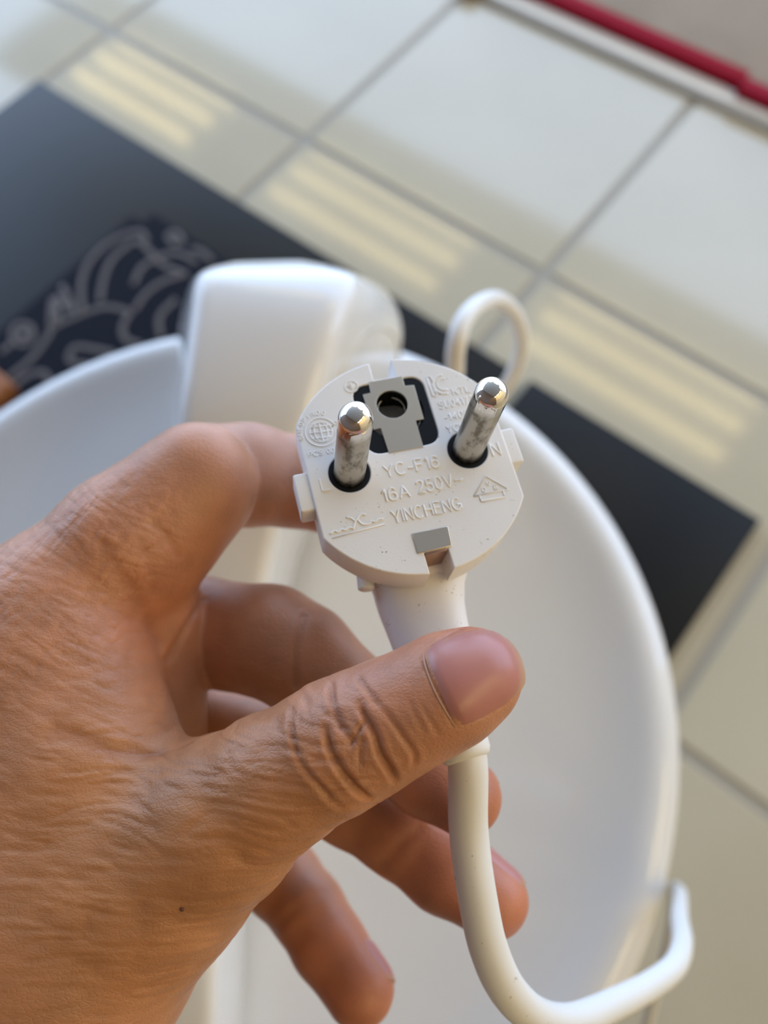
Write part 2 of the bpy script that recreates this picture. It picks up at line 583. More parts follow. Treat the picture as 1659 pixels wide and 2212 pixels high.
base = np.array([dc[0], dc[1], PZ])
cor = []
for s in ST:
    cor.append(np.array([at(px, py, hgt(px, py, DZ + h)) - base for px, py, h in s]))
cor = np.array(cor)                         # stations x 4 x 3
dense = np.stack([catmull(cor[:, k], 6) for k in range(4)], 1)
rings = [rounded_quad(q, (0.12, 0.20, 0.05, 0.05)) for q in dense]
first = np.array(rings[0]); cen = first.mean(0)
rings = [list(cen + (first - cen) * k + np.array([0, 0, -0.0])) for k in (0.05, 0.5, 0.85)] + rings
V, Fc = loft(rings)
mesh_obj('arm', V, Fc, M_WHITE, app)

# round pivot cap outline on the arm's right side
q = dense[19]
sx = np.array(dense[24][1] - dense[12][1]); sx /= np.linalg.norm(sx)


def side(k, t):                             # point on right wall: station k (float), t from top to base
    i = int(k); a = k - i
    q_ = dense[i] * (1 - a) + dense[i + 1] * a
    return q_[1] * (1 - t) + q_[2] * t


P = []
for an in np.linspace(math.radians(-30), math.radians(200), 34):
    k = 23.0 - 5.5 * math.sin(an)
    t = 0.60 + 0.44 * math.cos(an)
    P.append(side(k, min(max(t, 0.12), 0.98)))
P = np.array(P)
mesh_obj('pivot_seam', *sweep(P, 0.0007, 8), M_SEAM, app)['label'] = 'curved seam on the side of the arm'

# thin white cable loop that leaves the arm and returns to it
LP = [(850, 1010, .445), (940, 900, .33), (978, 830, .285), (984, 760, .268), (998, 700, .268), (1032, 660, .280), (1075, 648, .300), (1112, 680, .320),
      (1127, 740, .335), (1112, 800, .345), (1075, 860, .355), (1010, 930, .375), (930, 1010, .445)]
P = catmull([at(*p) - base for p in LP], 8)
mesh_obj('cable_loop', *sweep(P, 0.0034, 16), M_CORD, app)

# ------------------------------------------------------------------ plug
PR = np.array([[0.963619, -0.25099066, 0.09188101], [-0.20027961, -0.90570008, -0.37362474], [0.17699296, 0.34163, -0.92301811]])
PT = np.array([3.91447153, -7.88331816, 118.27437523]) * 1e-3
plug = empty('power_plug', mat4(C2W @ PR, wpt(PT)))
tag(plug, 'white two pin mains plug with round pins, held in the hand', 'plug')
mm = 1e-3


def pin_xy(px, py, z=0.0):                  # pixel -> plug-local point on plane z (mm)
    o = PR.T @ (-PT)
    d = PR.T @ ray(px, py)
    t = (z * mm - o[2]) / d[2]
    return o + t * d


def arc(cx, cy, r, a0, a1, n):
    return [((cx + r * math.cos(math.radians(a))) * mm, (cy + r * math.sin(math.radians(a))) * mm) for a in np.linspace(a0, a1, n)]


def rrect(x0, y0, x1, y1, r, n=6):
    return (arc(x1 - r, y0 + r, r, -90, 0, n) + arc(x1 - r, y1 - r, r, 0, 90, n) + arc(x0 + r, y1 - r, r, 90, 180, n) + arc(x0 + r, y0 + r, r, 180, 270, n))


RF, XF = 18.35, 15.75
a_cl = math.degrees(math.acos(XF / RF))
a_n = math.degrees(math.asin(1.85 / RF))


def head_outline(s=1.0, nd=15.0):
    o = arc(0, 0, RF * s, -a_cl, a_cl, 2)
    o = [(XF * s * mm, -RF * s * math.sin(math.radians(a_cl)) * mm), (XF * s * mm, RF * s * math.sin(math.radians(a_cl)) * mm)]
    o += arc(0, 0, RF * s, a_cl + 2, 90 - a_n, 18)
    o += [(1.85 * mm, nd * mm), (-1.85 * mm, nd * mm)]
    o += arc(0, 0, RF * s, 90 + a_n, 180 - a_cl, 18)
    o += arc(0, 0, RF * s, 180 + a_cl, 270 - a_n, 18)
    o += [(-1.85 * mm, -nd * mm), (1.85 * mm, -nd * mm)]
    o += arc(0, 0, RF * s, 270 + a_n, 360 - a_cl - 2, 18)
    return o


ins = rrect(-5.85, 2.15, 5.85, 14.45, 2.1)
holeL, holeR = arc(-9.5, 0, 3.22, 0, 350, 40), arc(9.5, 0, 3.22, 0, 350, 40)
plate2d('head', [head_outline(), ins, holeL, holeR], -6.6 * mm, 0.0, M_PLUG, plug, 0.22 * mm)
# body behind the head: rings of a rounded outline shrinking towards the back, merged into the angled neck
rings = []
for z, s in ((-6.2, .90), (-7.0, .955), (-9.5, .95), (-13, .88), (-17, .76), (-20.5, .60), (-22.6, .40), (-23.4, .15)):
    rings.append([(min(max(RF * s * math.cos(t), -XF * s), XF * s) * mm, RF * s * (0.80 if math.sin(t) > 0 else 0.95) * math.sin(t) * mm, z * mm) for t in np.linspace(0, 2 * math.pi, 48, endpoint=False)])
# bottom notch of the head is continued a little into the body by the metal clip
body = mesh_obj('body', *loft(rings), M_PLUG, plug)

NZ = -12.5
n0 = pin_xy(905, 1275, NZ); n1_ = pin_xy(922, 1350, NZ); n3_ = pin_xy(999, 1606, NZ)
NP = [np.array([0.2 * mm, -8 * mm, NZ * mm]), n0, n1_, (n1_ * 0.45 + n3_ * 0.55), n1_ * .12 + n3_ * .88]
NP = catmull(NP, 8)
tt = np.linspace(0, 1, len(NP))
hx = np.interp(tt, [0, .25, .5, .75, 1], [9.8, 7.3, 6.4, 5.4, 4.3]) * mm
hz = np.interp(tt, [0, .25, .5, .75, 1], [6.2, 5.6, 5.0, 4.4, 3.9]) * mm
rings = []
for i, p in enumerate(NP):
    T = NP[min(i + 1, len(NP) - 1)] - NP[max(i - 1, 0)]
    T /= np.linalg.norm(T)
    xs = np.cross(T, [0, 0, 1]); xs /= np.linalg.norm(xs)
    zs = np.cross(xs, T)
    ring = []
    for t in np.linspace(0, 2 * math.pi, 32, endpoint=False):
        c_, s_ = math.cos(t), math.sin(t)
        e = 0.72
        ring.append(p + xs * hx[i] * math.copysign(abs(c_) ** e, c_) + zs * hz[i] * math.copysign(abs(s_) ** e, s_))
    rings.append(ring)
mesh_obj('neck', *loft(rings), M_PLUG, plug)
# collar at the neck's end
ax = n3_ - n1_; ax /= np.linalg.norm(ax)
cs = n3_ - ax * 3.4 * mm
P = [cs + ax * d * mm for d in (-1.0, -0.6, 0, .5, 4.8, 5.6, 6.0)]
mesh_obj('collar', *sweep(P, np.array([2.2, 3.2, 3.75, 3.9, 3.9, 3.55, 2.8]) * mm, 28), M_CORD, plug)

# side tabs
for s in (-1, 1):
    yy0, yy1 = (-4.6, 1.7) if s < 0 else (-3.6, 2.5)
    x_a, x_b = sorted((s * 15.2, s * 17.95))
    box('side_tab', (x_a * mm, yy0 * mm, -5.2 * mm), (x_b * mm, yy1 * mm, -0.55 * mm), M_PLUG, plug, 0.45 * mm, 3)
# rounded grip wing showing under the left side
P = [pin_xy(786, 1215, -9.5), pin_xy(789, 1250, -9.5), pin_xy(791, 1270, -9.5), pin_xy(791.5, 1277, -9.5)]
mesh_obj('grip_wing', *sweep(catmull(P, 5), np.interp(np.arange(16), [0, 11, 14, 15], [1.35, 1.3, 0.9, 0.3]) * mm, 14), M_PLUG, plug)

# pins in black collars
for s in (-1, 1):
    pr = [(2.4, -4.0)] + [(2.4, z) for z in (0, 4, 8, 12, 16.2)] + [(2.4 * math.cos(a), 16.6 + 2.4 * math.sin(a)) for a in np.linspace(0.02, math.pi / 2, 12)]
    pr = [(r * mm, z * mm) for r, z in pr]; pr[-1] = (0.0, pr[-1][1])
    o = lathe('pin', pr, M_CHROME, plug, 48, 60)
    o.location = (9.5 * s * mm, 0, 0)
    o['label'] = 'worn chrome round pin'
    k = lathe('pin_collar', [(r * mm, z * mm) for r, z in ((2.42, -3.5), (2.42, -0.25), (2.6, -0.12), (3.0, -0.08), (3.2, -0.12), (3.3, -0.5), (3.3, -3.5))], M_BLK, plug, 48, 50)
    k.location = (9.5 * s * mm, 0, 0)
    k['label'] = 'black insulating ring around the pin'

# earth socket: black insert with a deep round bore, steel plate over it
insert = plate2d('socket_insert', [rrect(-5.8, 2.2, 5.8, 14.4, 2.05), arc(0, 8.8, 4.65, 0, 352, 48)], -6.0 * mm, -0.12 * mm, M_BLK, plug, 0.1 * mm)
insert['label'] = 'black plastic socket insert'
bore = lathe('bore', [(r * mm, z * mm) for r, z in ((4.65, -0.6), (4.65, -14), (0.0, -14))], M_VOID, insert, 40, 50)
bore.location = (0, 8.8 * mm, 0)
ringp = [(x, y, -1.5 * mm) for x, y in arc(-0.1, 10.0, 2.2, 120, 210, 14)]
mesh_obj('contact_spring', *sweep(ringp, 0.11 * mm, 8), M_STEEL, insert)
ringp = [(x, y, -1.5 * mm) for x, y in arc(-0.1, 10.0, 2.2, -20, 75, 14)]
mesh_obj('contact_spring', *sweep(ringp, 0.11 * mm, 8), M_STEEL, insert)
ringp = [(x, y, -1.6 * mm) for x, y in arc(0, 8.8, 4.3, 195, 345, 24)]
mesh_obj('contact_ring', *sweep(ringp, 0.12 * mm, 8), M_STEEL, insert)
cross = [(x * mm, y * mm) for x, y in ((-2.8, 1.85), (2.75, 1.8), (2.8, 6.55), (4.15, 6.55), (4.25, 12.8), (2.75, 12.95), (2.8, 14.85), (-2.75, 14.8), (-2.9, 12.8), (-4.2, 12.75), (-4.15, 6.3), (-2.95, 6.35))]
ep = plate2d('earth_plate', [cross, arc(-0.1, 10.1, 2.5, 0, 352, 48)], -0.35 * mm, 0.10 * mm, M_STEEL, plug, 0.05 * mm)
ep['label'] = 'satin steel earth plate with a round hole'

# lower earth clip, folded over the notch
cl = plate2d('earth_clip', [[(x * mm, y * mm) for x, y in ((-2.85, -14.85), (2.45, -14.85), (2.75, -11.7), (-2.85, -11.65))]], -0.3 * mm, 0.22 * mm, M_STEEL, plug, 0.09 * mm)
cl['label'] = 'folded steel earth clip'
box('clip_tongue', (-1.75 * mm, -15.35 * mm, -9 * mm), (1.65 * mm, -14.9 * mm, 0.05 * mm), M_TONGUE, cl, 0.1 * mm, 2)['label'] = 'metal tongue in the notch, coppery reflection put into its colour'

# raised lettering and marks on the face
TZ = 0.03 * mm


def ell(cx, cy, rx, ry, a0, a1, n=18):
    return [(cx + rx * math.cos(math.radians(t)), cy + ry * math.sin(math.radians(t))) for t in np.linspace(a0, a1, n)]


GLYPH = {
    ' ': (.30, []), '-': (.36, [[(0, .42), (.36, .42)]]), '~': (.60, [[(0, .36), (.09, .46), (.2, .48), (.32, .42), (.44, .38), (.54, .42), (.60, .5)]]),
    'A': (.64, [[(0, 0), (.32, 1), (.64, 0)], [(.12, .34), (.52, .34)]]),
    'B': (.54, [[(0, 0), (0, 1), (.30, 1)] + ell(.30, .76, .20, .24, 80, -90, 9) + [(0, .52)], [(.30, .52)] + ell(.32, .26, .22, .26, 85, -90, 9) + [(0, 0)]]),
    'C': (.66, [ell(.34, .5, .34, .5, 48, 312, 22)]),
    'D': (.60, [[(0, 0), (0, 1), (.26, 1)] + ell(.26, .5, .34, .5, 85, -85, 14) + [(.26, 0), (0, 0)]]),
    'E': (.52, [[(.52, 1), (0, 1), (0, 0), (.52, 0)], [(0, .53), (.46, .53)]]),
    'F': (.50, [[(0, 0), (0, 1), (.50, 1)], [(0, .53), (.43, .53)]]),
    'G': (.70, [ell(.35, .5, .35, .5, 48, 325, 22), [(.38, .46), (.68, .46), (.68, .08)]]),
    'H': (.58, [[(0, 0), (0, 1)], [(.58, 0), (.58, 1)], [(0, .53), (.58, .53)]]),
    'I': (.02, [[(.01, 0), (.01, 1)]]),
    'K': (.56, [[(0, 0), (0, 1)], [(.54, 1), (0, .38)], [(.2, .6), (.56, 0)]]),
    'L': (.48, [[(0, 1), (0, 0), (.48, 0)]]),
    'N': (.58, [[(0, 0), (0, 1), (.58, 0), (.58, 1)]]),
    'O': (.68, [ell(.34, .5, .34, .5, 0, 360, 26)]),
    'P': (.54, [[(0, 0), (0, 1), (.30, 1)] + ell(.30, .74, .23, .26, 85, -85, 10) + [(.30, .48), (0, .48)]]),
    'R': (.56, [[(0, 0), (0, 1), (.30, 1)] + ell(.30, .74, .23, .26, 85, -85, 10) + [(.30, .48), (0, .48)], [(.30, .48), (.56, 0)]]),
    'S': (.56, [ell(.28, .75, .25, .25, 30, 200, 10) + [(.12, .58), (.44, .43)] + ell(.28, .26, .27, .26, 25, -160, 12)]),
    'T': (.56, [[(0, 1), (.56, 1)], [(.28, 1), (.28, 0)]]),
    'U': (.56, [[(0, 1), (0, .28)] + ell(.28, .28, .28, .28, 190, 350, 10) + [(.56, .28), (.56, 1)]]),
    'V': (.62, [[(0, 1), (.31, 0), (.62, 1)]]),
    'Y': (.62, [[(0, 1), (.31, .45), (.62, 1)], [(.31, .45), (.31, 0)]]),
    '0': (.50, [ell(.25, .5, .25, .5, 0, 360, 24)]),
    '1': (.24, [[(0, .74), (.12, .82), (.22, 1), (.22, 0)]]),
    '2': (.50, [ell(.25, .74, .23, .26, 170, -20, 12) + [(.40, .50), (.02, 0), (.50, 0)]]),
    '4': (.54, [[(.40, 0), (.40, 1), (0, .30), (.54, .30)]]),
    '5': (.50, [[(.45, 1), (.09, 1), (.03, .50)] + ell(.24, .31, .26, .31, 125, -160, 16)]),
    '6': (.50, [ell(.25, .30, .25, .30, 0, 360, 20), [(0, .32), (.015, .55), (.07, .80), (.17, .96), (.28, 1), (.40, .95), (.46, .80)]]),
    '7': (.50, [[(0, 1), (.50, 1), (.30, .55), (.18, 0)]]),
    '9': (.50, [ell(.25, .70, .25, .30, 0, 360, 20), [(.5, .68), (.485, .45), (.43, .20), (.33, .04), (.22, 0), (.10, .05), (.04, .20)]]),
}


def txt(body, x, y, w, h, rot=0.0, r=0.15, name='lettering'):
    """raised lettering: strokes of even width, fitted into w x h mm about (x, y)"""
    pen, lines = 0.0, []
    for ch in body:
        gw, gs = GLYPH[ch]
        lines += [[(pen + px, py) for px, py in ln] for ln in gs]
        pen += gw + 0.20
    X = [p[0] for ln in lines for p in ln]
    x0, x1 = min(X), max(X)
    sx_ = (w - 2 * r) / max(x1 - x0, 0.05) if x1 - x0 > 0.05 else 0
    c_, s_ = math.cos(rot), math.sin(rot)
    pp = []
    for ln in lines:
        P_ = []
        for px, py in ln:
            a_, b_ = (px - (x0 + x1) / 2) * sx_, (py - 0.5) * (h - 2 * r)
            P_.append(((x + c_ * a_ - s_ * b_) * mm, (y + s_ * a_ + c_ * b_) * mm, TZ))
        P_ = np.array(P_)
        Q_ = [P_[0]]
        for a_, b_ in zip(P_[:-1], P_[1:]):     # keep corners crisp
            n_ = 3 if np.linalg.norm(b_ - a_) > 0.4 * mm else 1
            for k in range(1, n_ + 1):
                Q_.append(a_ + (b_ - a_) * ((0.06, 0.94, 1.0)[k - 1] if n_ == 3 else 1.0))
        pp.append(sweep(np.array(Q_), r * mm, 8, True, 0.75, up=(0, 0, 1)))
    return mesh_obj(name, *merge(pp), M_TEXT, plug)


def strokes3(name, lines, r=0.13, closed=False, smooth=0):
    pp = []
    for ln in lines:
        P_ = np.array([(x * mm, y * mm, TZ) for x, y in ln])
        if smooth and len(P_) > 2:
            P_ = catmull(P_, smooth)
        pp.append(sweep(P_, r * mm, 8, True, 0.8, up=(0, 0, 1)))
    return mesh_obj(name, *merge(pp), M_TEXT, plug)


def circ(cx, cy, r, a0=0, a1=360, n=33):
    return [(cx + r * math.cos(math.radians(a)), cy + r * math.sin(math.radians(a))) for a in np.linspace(a0, a1, n)]


txt('YC-F16', 0.0, -1.0, 8.9, 2.3, r=.16)
txt('16A', -3.55, -4.85, 4.5, 2.3, r=.16)
txt('250V~', 3.55, -4.6, 7.5, 2.35, r=.16)
txt('YINCHENG', 0.35, -8.5, 11.0, 2.25, r=.16)
txt('L', -13.6, -1.1, 1.5, 2.4, r=.16)
txt('N', 13.75, -0.9, 1.6, 2.5, r=.16)
txt('KTL', 11.5, 10.35, 3.1, 1.4, r=.11)
txt('SU04177', 10.1, 8.4, 6.0, 1.5, r=.11)
txt('-14000', 9.9, 6.1, 5.2, 1.45, r=.11)
txt('YCH', 8.75, 3.95, 3.3, 1.45, r=.11)
txt('PCS 00791', -12.0, 4.15, 5.9, 0.95, r=.075)
txt('T', -9.4, 8.6, 0.9, 0.9, r=.08)
txt('C', -9.6, 7.0, 1.0, 1.5, r=.08)
for i, ch in enumerate('BUCOPIRDO'):
    a = math.radians(188 - i * 14.6)
    txt(ch, -12.2 + 3.35 * math.cos(a), 7.6 + 3.35 * math.sin(a), 0.66, 0.85, a - math.pi / 2, r=.075)
gx, gy, gr = -12.2, 7.6, 1.75
gl = [circ(gx, gy, 2.45, 20, 340), circ(gx, gy, gr)]
gl += [[(gx - math.sqrt(gr ** 2 - d * d), gy + d), (gx + math.sqrt(gr ** 2 - d * d), gy + d)] for d in (-1.0, 0, 1.0)]
gl += [[(gx + k * gr * math.cos(t), gy + gr * math.sin(t)) for t in np.linspace(-math.pi / 2, math.pi / 2, 13)] for k in (-.6, 0, .6)]
strokes3('globe_mark', gl, 0.11)
ex, ey = -5.7, 14.55
o = strokes3('earth_mark', [circ(ex, ey, 1.05), [(ex, ey + .75), (ex, ey + .1)], [(ex - .65, ey + .1), (ex + .65, ey + .1)], [(ex - .45, ey - .2), (ex + .45, ey - .2)], [(ex - .22, ey - .5), (ex + .22, ey - .5)]], 0.10)
# K-C mark
kx, ky = 7.9, 12.0
strokes3('kc_mark', [[(kx - 1.2, ky + 1.75), (kx - 1.2, ky - 1.75), (kx - .55, ky - 1.75)], [(kx - 1.2, ky + 1.75), (kx - .55, ky + 1.75), (kx - .55, ky + .5)],
                     circ(kx + 1.1, ky, 1.05, 65, 295, 16), circ(kx + 1.1, ky, 1.75, 80, 280, 18), [(kx - .55, ky - .4), (kx - .55, ky - 1.75)]], 0.13)
# triangle mark with a bar
vx, vy = 10.85, -7.1
strokes3('triangle_mark', [[(vx - 2.75, vy - .75), (vx, vy + 2.15), (vx + 2.75, vy - .75), (vx - 2.75, vy - .75)],
                           [(vx - 1.9, vy - .8), (vx - 1.9, vy - 1.85), (vx + 1.9, vy - 1.85), (vx + 1.9, vy - .8)]], 0.14)
txt('V', vx, vy + 0.75, 0.8, 0.9, r=.09)
txt('D', vx - 0.95, vy - 0.05, 0.7, 0.85, r=.09)
txt('E', vx + 0.95, vy - 0.05, 0.7, 0.85, r=.09)
# wave logo: a Y and C over a rippled line
lx, ly = -10.5, -8.5
strokes3('wave_logo', [[(lx - 4.1, ly - .55), (lx - 3.4, ly - .2), (lx - 2.9, ly - .5), (lx - 2.3, ly - .2), (lx - 1.8, ly - .45), (lx - 1.2, ly - .2), (lx - .7, ly - .35)],
                       [(lx - 1.2, ly + 1.5), (lx - .5, ly + 1.2), (lx + .0, ly + .5)], [(lx - .7, ly - .6), (lx + .1, ly + .7), (lx + 1.0, ly + 1.5), (lx + 1.7, ly + 1.3)],
                       [(lx + .4, ly + .7), (lx + .9, ly - .1), (lx + 1.8, ly - .25), (lx + 2.3, ly + .1), (lx + 2.8, ly - .15), (lx + 3.3, ly + .1), (lx + 4.1, ly + .1)]], 0.17, smooth=5)
strokes3('wave_logo_rule', [[(lx - 4.0, ly - 1.25), (lx + 4.1, ly - .75)]], 0.09)

# cord: leaves the collar, bends at the lower right and drops behind the dish
inv = np.array(plug.matrix_world.inverted() if False else (mat4(C2W @ PR, wpt(PT))).inverted())


def to_plug(w):
    return (inv @ np.append(w, 1.0))[:3]


CP = [n3_ - ax * 3 * mm, n3_ + ax * 2.4 * mm]
CPX = [(1012, 1790, .1165), (1030, 1930, .1165), (1056, 2050, .1175), (1098, 2140, .121), (1160, 2196, .129), (1235, 2206, .143), (1320, 2172, .163), (1405, 2128, .185),
       (1458, 2085, .203), (1474, 2035, .226), (1468, 1985, .264), (1469, 1950, .305), (1467, 1926, .345), (1456, 1925, .385), (1452, 1990, .415), (1434, 2080, .435), (1408, 2170, .450), (1380, 2280, .470), (1330, 2380, .50)]
CP += [to_plug(at(*p)) for p in CPX]
P = catmull(CP, 9)
mesh_obj('cord', *sweep(P, 3.0 * mm, 20), M_CORD, plug)
#HAND#
# ------------------------------------------------------------------ hand
# local frame: camera-aligned axes (x right, y down, z away), millimetres, moved to an origin at the wrist


def J(px, py, d, r):                        # joint: pixel, depth mm, radius mm
    c = cpt(px, py, d)
    return np.array([c[0], c[1], c[2], r])


def JP(px, py, d, rpx):                     # joint with the radius given in pixels
    return J(px, py, d, rpx * d / F)


def cone_sd(P, a, b):
    """signed distance to a round cone"""
    ba = b[:3] - a[:3]
    l2 = ba @ ba
    rr = a[3] - b[3]
    a2 = l2 - rr * rr
    il2 = 1.0 / l2
    pa = P - a[:3].astype(P.dtype)
    y = pa @ ba.astype(P.dtype)
    z = y - l2
    q = pa * P.dtype.type(l2) - y[:, None] * ba.astype(P.dtype)
    x2 = np.einsum('ij,ij->i', q, q)
    y2 = y * y * l2
    z2 = z * z * l2
    k = np.sign(rr) * rr * rr * x2
    o = (np.sqrt(np.maximum(x2 * a2 * il2, 0)) + y * rr) * il2 - a[3]
    c1 = np.sign(z) * a2 * z2 > k
    o = np.where(c1, np.sqrt(x2 + z2) * il2 - b[3], o)
    c2 = (~c1) & (np.sign(y) * a2 * y2 < k)
    o = np.where(c2, np.sqrt(x2 + y2) * il2 - a[3], o)
    return o


def smin(a, b_, k):
    h = np.maximum(k - np.abs(a - b_), 0) / k
    return np.minimum(a, b_) - h * h * k * 0.25


def chain(P, js, k):
    d = None
    for a, b_ in zip(js[:-1], js[1:]):
        e = cone_sd(P, a, b_)
        d = e if d is None else smin(d, e, k)
    return d


TH = [JP(330, 1880, 117, 205), JP(470, 1775, 113, 175), JP(600, 1685, 109, 142), JP(725, 1612, 107, 136), JP(800, 1575, 106, 128), JP(880, 1535, 105, 119), JP(965, 1492, 104.5, 117), JP(1022, 1462, 105, 106)]
IDX = [JP(112, 1322, 130, 158), JP(270, 1175, 131, 150), JP(428, 1036, 133, 124)]
IDX2 = [JP(455, 1026, 142, 112), JP(535, 1026, 147, 110), JP(640, 1042, 151, 97), JP(720, 1062, 150, 90), JP(790, 1085, 150, 74)]
MID = [J(130, 1350, 155, 10.5), J(430, 1365, 148, 10.4), J(585, 1385, 141, 10.0), J(650, 1420, 137.5, 9.4), J(840, 1590, 133, 8.1), J(925, 1665, 130, 7.3), J(1002, 1722, 127.5, 6.2)]
RNG = [J(190, 1490, 170, 10.2), J(420, 1570, 160, 9.6), J(620, 1630, 153, 9.4), J(760, 1722, 146, 8.6), J(860, 1790, 142, 8.0), J(960, 1872, 139, 7.6), J(1063, 1944, 136.5, 6.4)]
LIT = [J(300, 1640, 182, 9.6), J(480, 1790, 170, 8.6), J(610, 1900, 161, 7.9), J(665, 1965, 156, 7.3), J(710, 2040, 152, 7.0), J(776, 2136, 147, 6.7)]
PALM = [
    ([JP(-40, 1395, 137, 165), JP(112, 1322, 130, 158)], 6),
    ([JP(-260, 2000, 135, 300), JP(60, 1410, 134, 175)], 8),          # index metacarpal
    ([JP(150, 1345, 128, 150), JP(215, 1640, 120, 175)], 10),         # muscle between thumb and index
    ([JP(60, 1500, 128, 200), JP(120, 1850, 122, 260)], 10),
    ([JP(330, 1880, 117, 205), JP(130, 2040, 121, 290), JP(-120, 2220, 130, 360)], 8),    # thumb metacarpal
    ([JP(312, 1205, 134, 130), JP(432, 1072, 133.5, 107)], 5),         # pad of the index finger
    ([JP(330, 1340, 138, 115), JP(330, 1640, 138, 115)], 2.5),           # edge of the palm
    ([J(-260, 2010, 155, 20), J(130, 1350, 153, 10.8)], 8),
    ([J(-220, 2060, 170, 19), J(190, 1490, 170, 10.6)], 8),
    ([J(-160, 2120, 180, 17), J(300, 1640, 182, 10.0)], 8),
    ([J(-120, 2200, 140, 26), J(-480, 2560, 152, 27)], 12),           # wrist
    ([J(-130, 2200, 165, 22), J(-480, 2560, 170, 24)], 12),
]


GROUPS = [[(js, 3.0, k) for js, k in PALM], [(TH, 2.5, 5.0), (IDX, 2.0, 3.0), (IDX2, 1.6, 1.2)], [(js, 2.0, 1.0) for js in (MID, RNG, LIT)]]
CONES = []                                  # (chain number, joint, joint); chains in the order they are blended
CH_K = []
for gi in GROUPS:
    for js, kin, kout in gi:
        for a_, b2 in zip(js[:-1], js[1:]):
            CONES.append((len(CH_K), a_, b2))
        CH_K.append((kin, kout))


def hand_sd(P, keep=None):
    d = None
    cur, e = -1, None
    for n, (ch, a_, b2) in enumerate(CONES):
        if keep is not None and not keep[n]:
            continue
        if ch != cur:
            if e is not None:
                d = e if d is None else smin(d, e, CH_K[cur][1])
            cur, e = ch, None
        c = cone_sd(P, a_, b2)
        e = c if e is None else smin(e, c, CH_K[ch][0])
    return e if d is None else smin(d, e, CH_K[cur][1])


def hand_sd_c(P, cell=None):
    """distance for many points: sorted into cells, cones far from a cell are skipped"""
    if len(P) < 400:
        return hand_sd(P)
    cell = cell or (9.0 if len(P) > 150000 else 16.0)
    key = np.floor((P + 500) / cell).astype(np.int64)
    key = (key[:, 0] * 400 + key[:, 1]) * 400 + key[:, 2]
    order = np.argsort(key, kind='stable')
    ks = key[order]
    cut = np.nonzero(np.diff(ks))[0] + 1
    st = np.r_[0, cut]; en = np.r_[cut, len(P)]
    u = ks[st]
    cen = np.stack([u // 160000, (u // 400) % 400, u % 400], 1) * cell - 500 + cell / 2
    D = np.stack([cone_sd(cen, a_, b2) for _, a_, b2 in CONES], 1)
    rho = cell * 0.87
    keep = D - rho < D.min(1)[:, None] + rho + 7.0
    out = np.empty(len(P), P.dtype)
    for i in range(len(st)):
        ix_ = order[st[i]:en[i]]
        out[ix_] = hand_sd(P[ix_], keep[i])
    return out


TET = np.array([[1, -1, -1], [-1, -1, 1], [-1, 1, -1], [1, 1, 1]], float)


def grad(P, e=0.06):
    g_ = sum(TET[k] * hand_sd_c(P + TET[k] * e)[:, None] for k in range(4))
    return g_ / (np.linalg.norm(g_, axis=1)[:, None] + 1e-12)


# surface nets on a coarse grid
VX = 1.5
lo = np.array([-108.0, -22.0, 86.0])
hi = np.array([34.0, 138.0, 206.0])
nn = np.ceil((hi - lo) / VX).astype(int) + 1
g = [lo[k] + VX * np.arange(nn[k]) for k in range(3)]
G = np.stack(np.meshgrid(*g, indexing='ij'), -1).reshape(-1, 3).astype(np.float32)
# coarse pass to find cells near the surface
val = np.full(len(G), 9.0, np.float32)
cidx = np.zeros(nn, bool)
sub = G.reshape(*nn, 3)[::4, ::4, ::4]
sv = hand_sd_c(np.ascontiguousarray(sub.reshape(-1, 3))).reshape(sub.shape[:3])
near = np.abs(sv) < 4 * VX * 1.9
near = np.repeat(np.repeat(np.repeat(near, 4, 0), 4, 1), 4, 2)
near = np.roll(near, (-2, -2, -2), (0, 1, 2))[:nn[0], :nn[1], :nn[2]].reshape(-1)
sgn = np.repeat(np.repeat(np.repeat(sv, 4, 0), 4, 1), 4, 2)[:nn[0], :nn[1], :nn[2]].reshape(-1)
val = np.where(sgn < 0, -9.0, 9.0).astype(np.float32)
ii = np.nonzero(near)[0]
val[ii] = hand_sd_c(G[ii])
val = val.reshape(nn)
for ax_ in range(3):                        # close the mesh at the grid border
    sl = [slice(None)] * 3
    for e in (0, -1):
        sl[ax_] = e
        val[tuple(sl)] = np.maximum(val[tuple(sl)], 0.5)
inside = val < 0
cnt = np.zeros(np.array(nn) - 1, np.int8)
acc = np.zeros(tuple(np.array(nn) - 1) + (3,), np.float32)
ne = np.zeros(np.array(nn) - 1, np.int8)
offs = [(a, b_, c) for a in (0, 1) for b_ in (0, 1) for c in (0, 1)]


def shf(A, o):
    return A[o[0]:o[0] + nn[0] - 1, o[1]:o[1] + nn[1] - 1, o[2]:o[2] + nn[2] - 1]


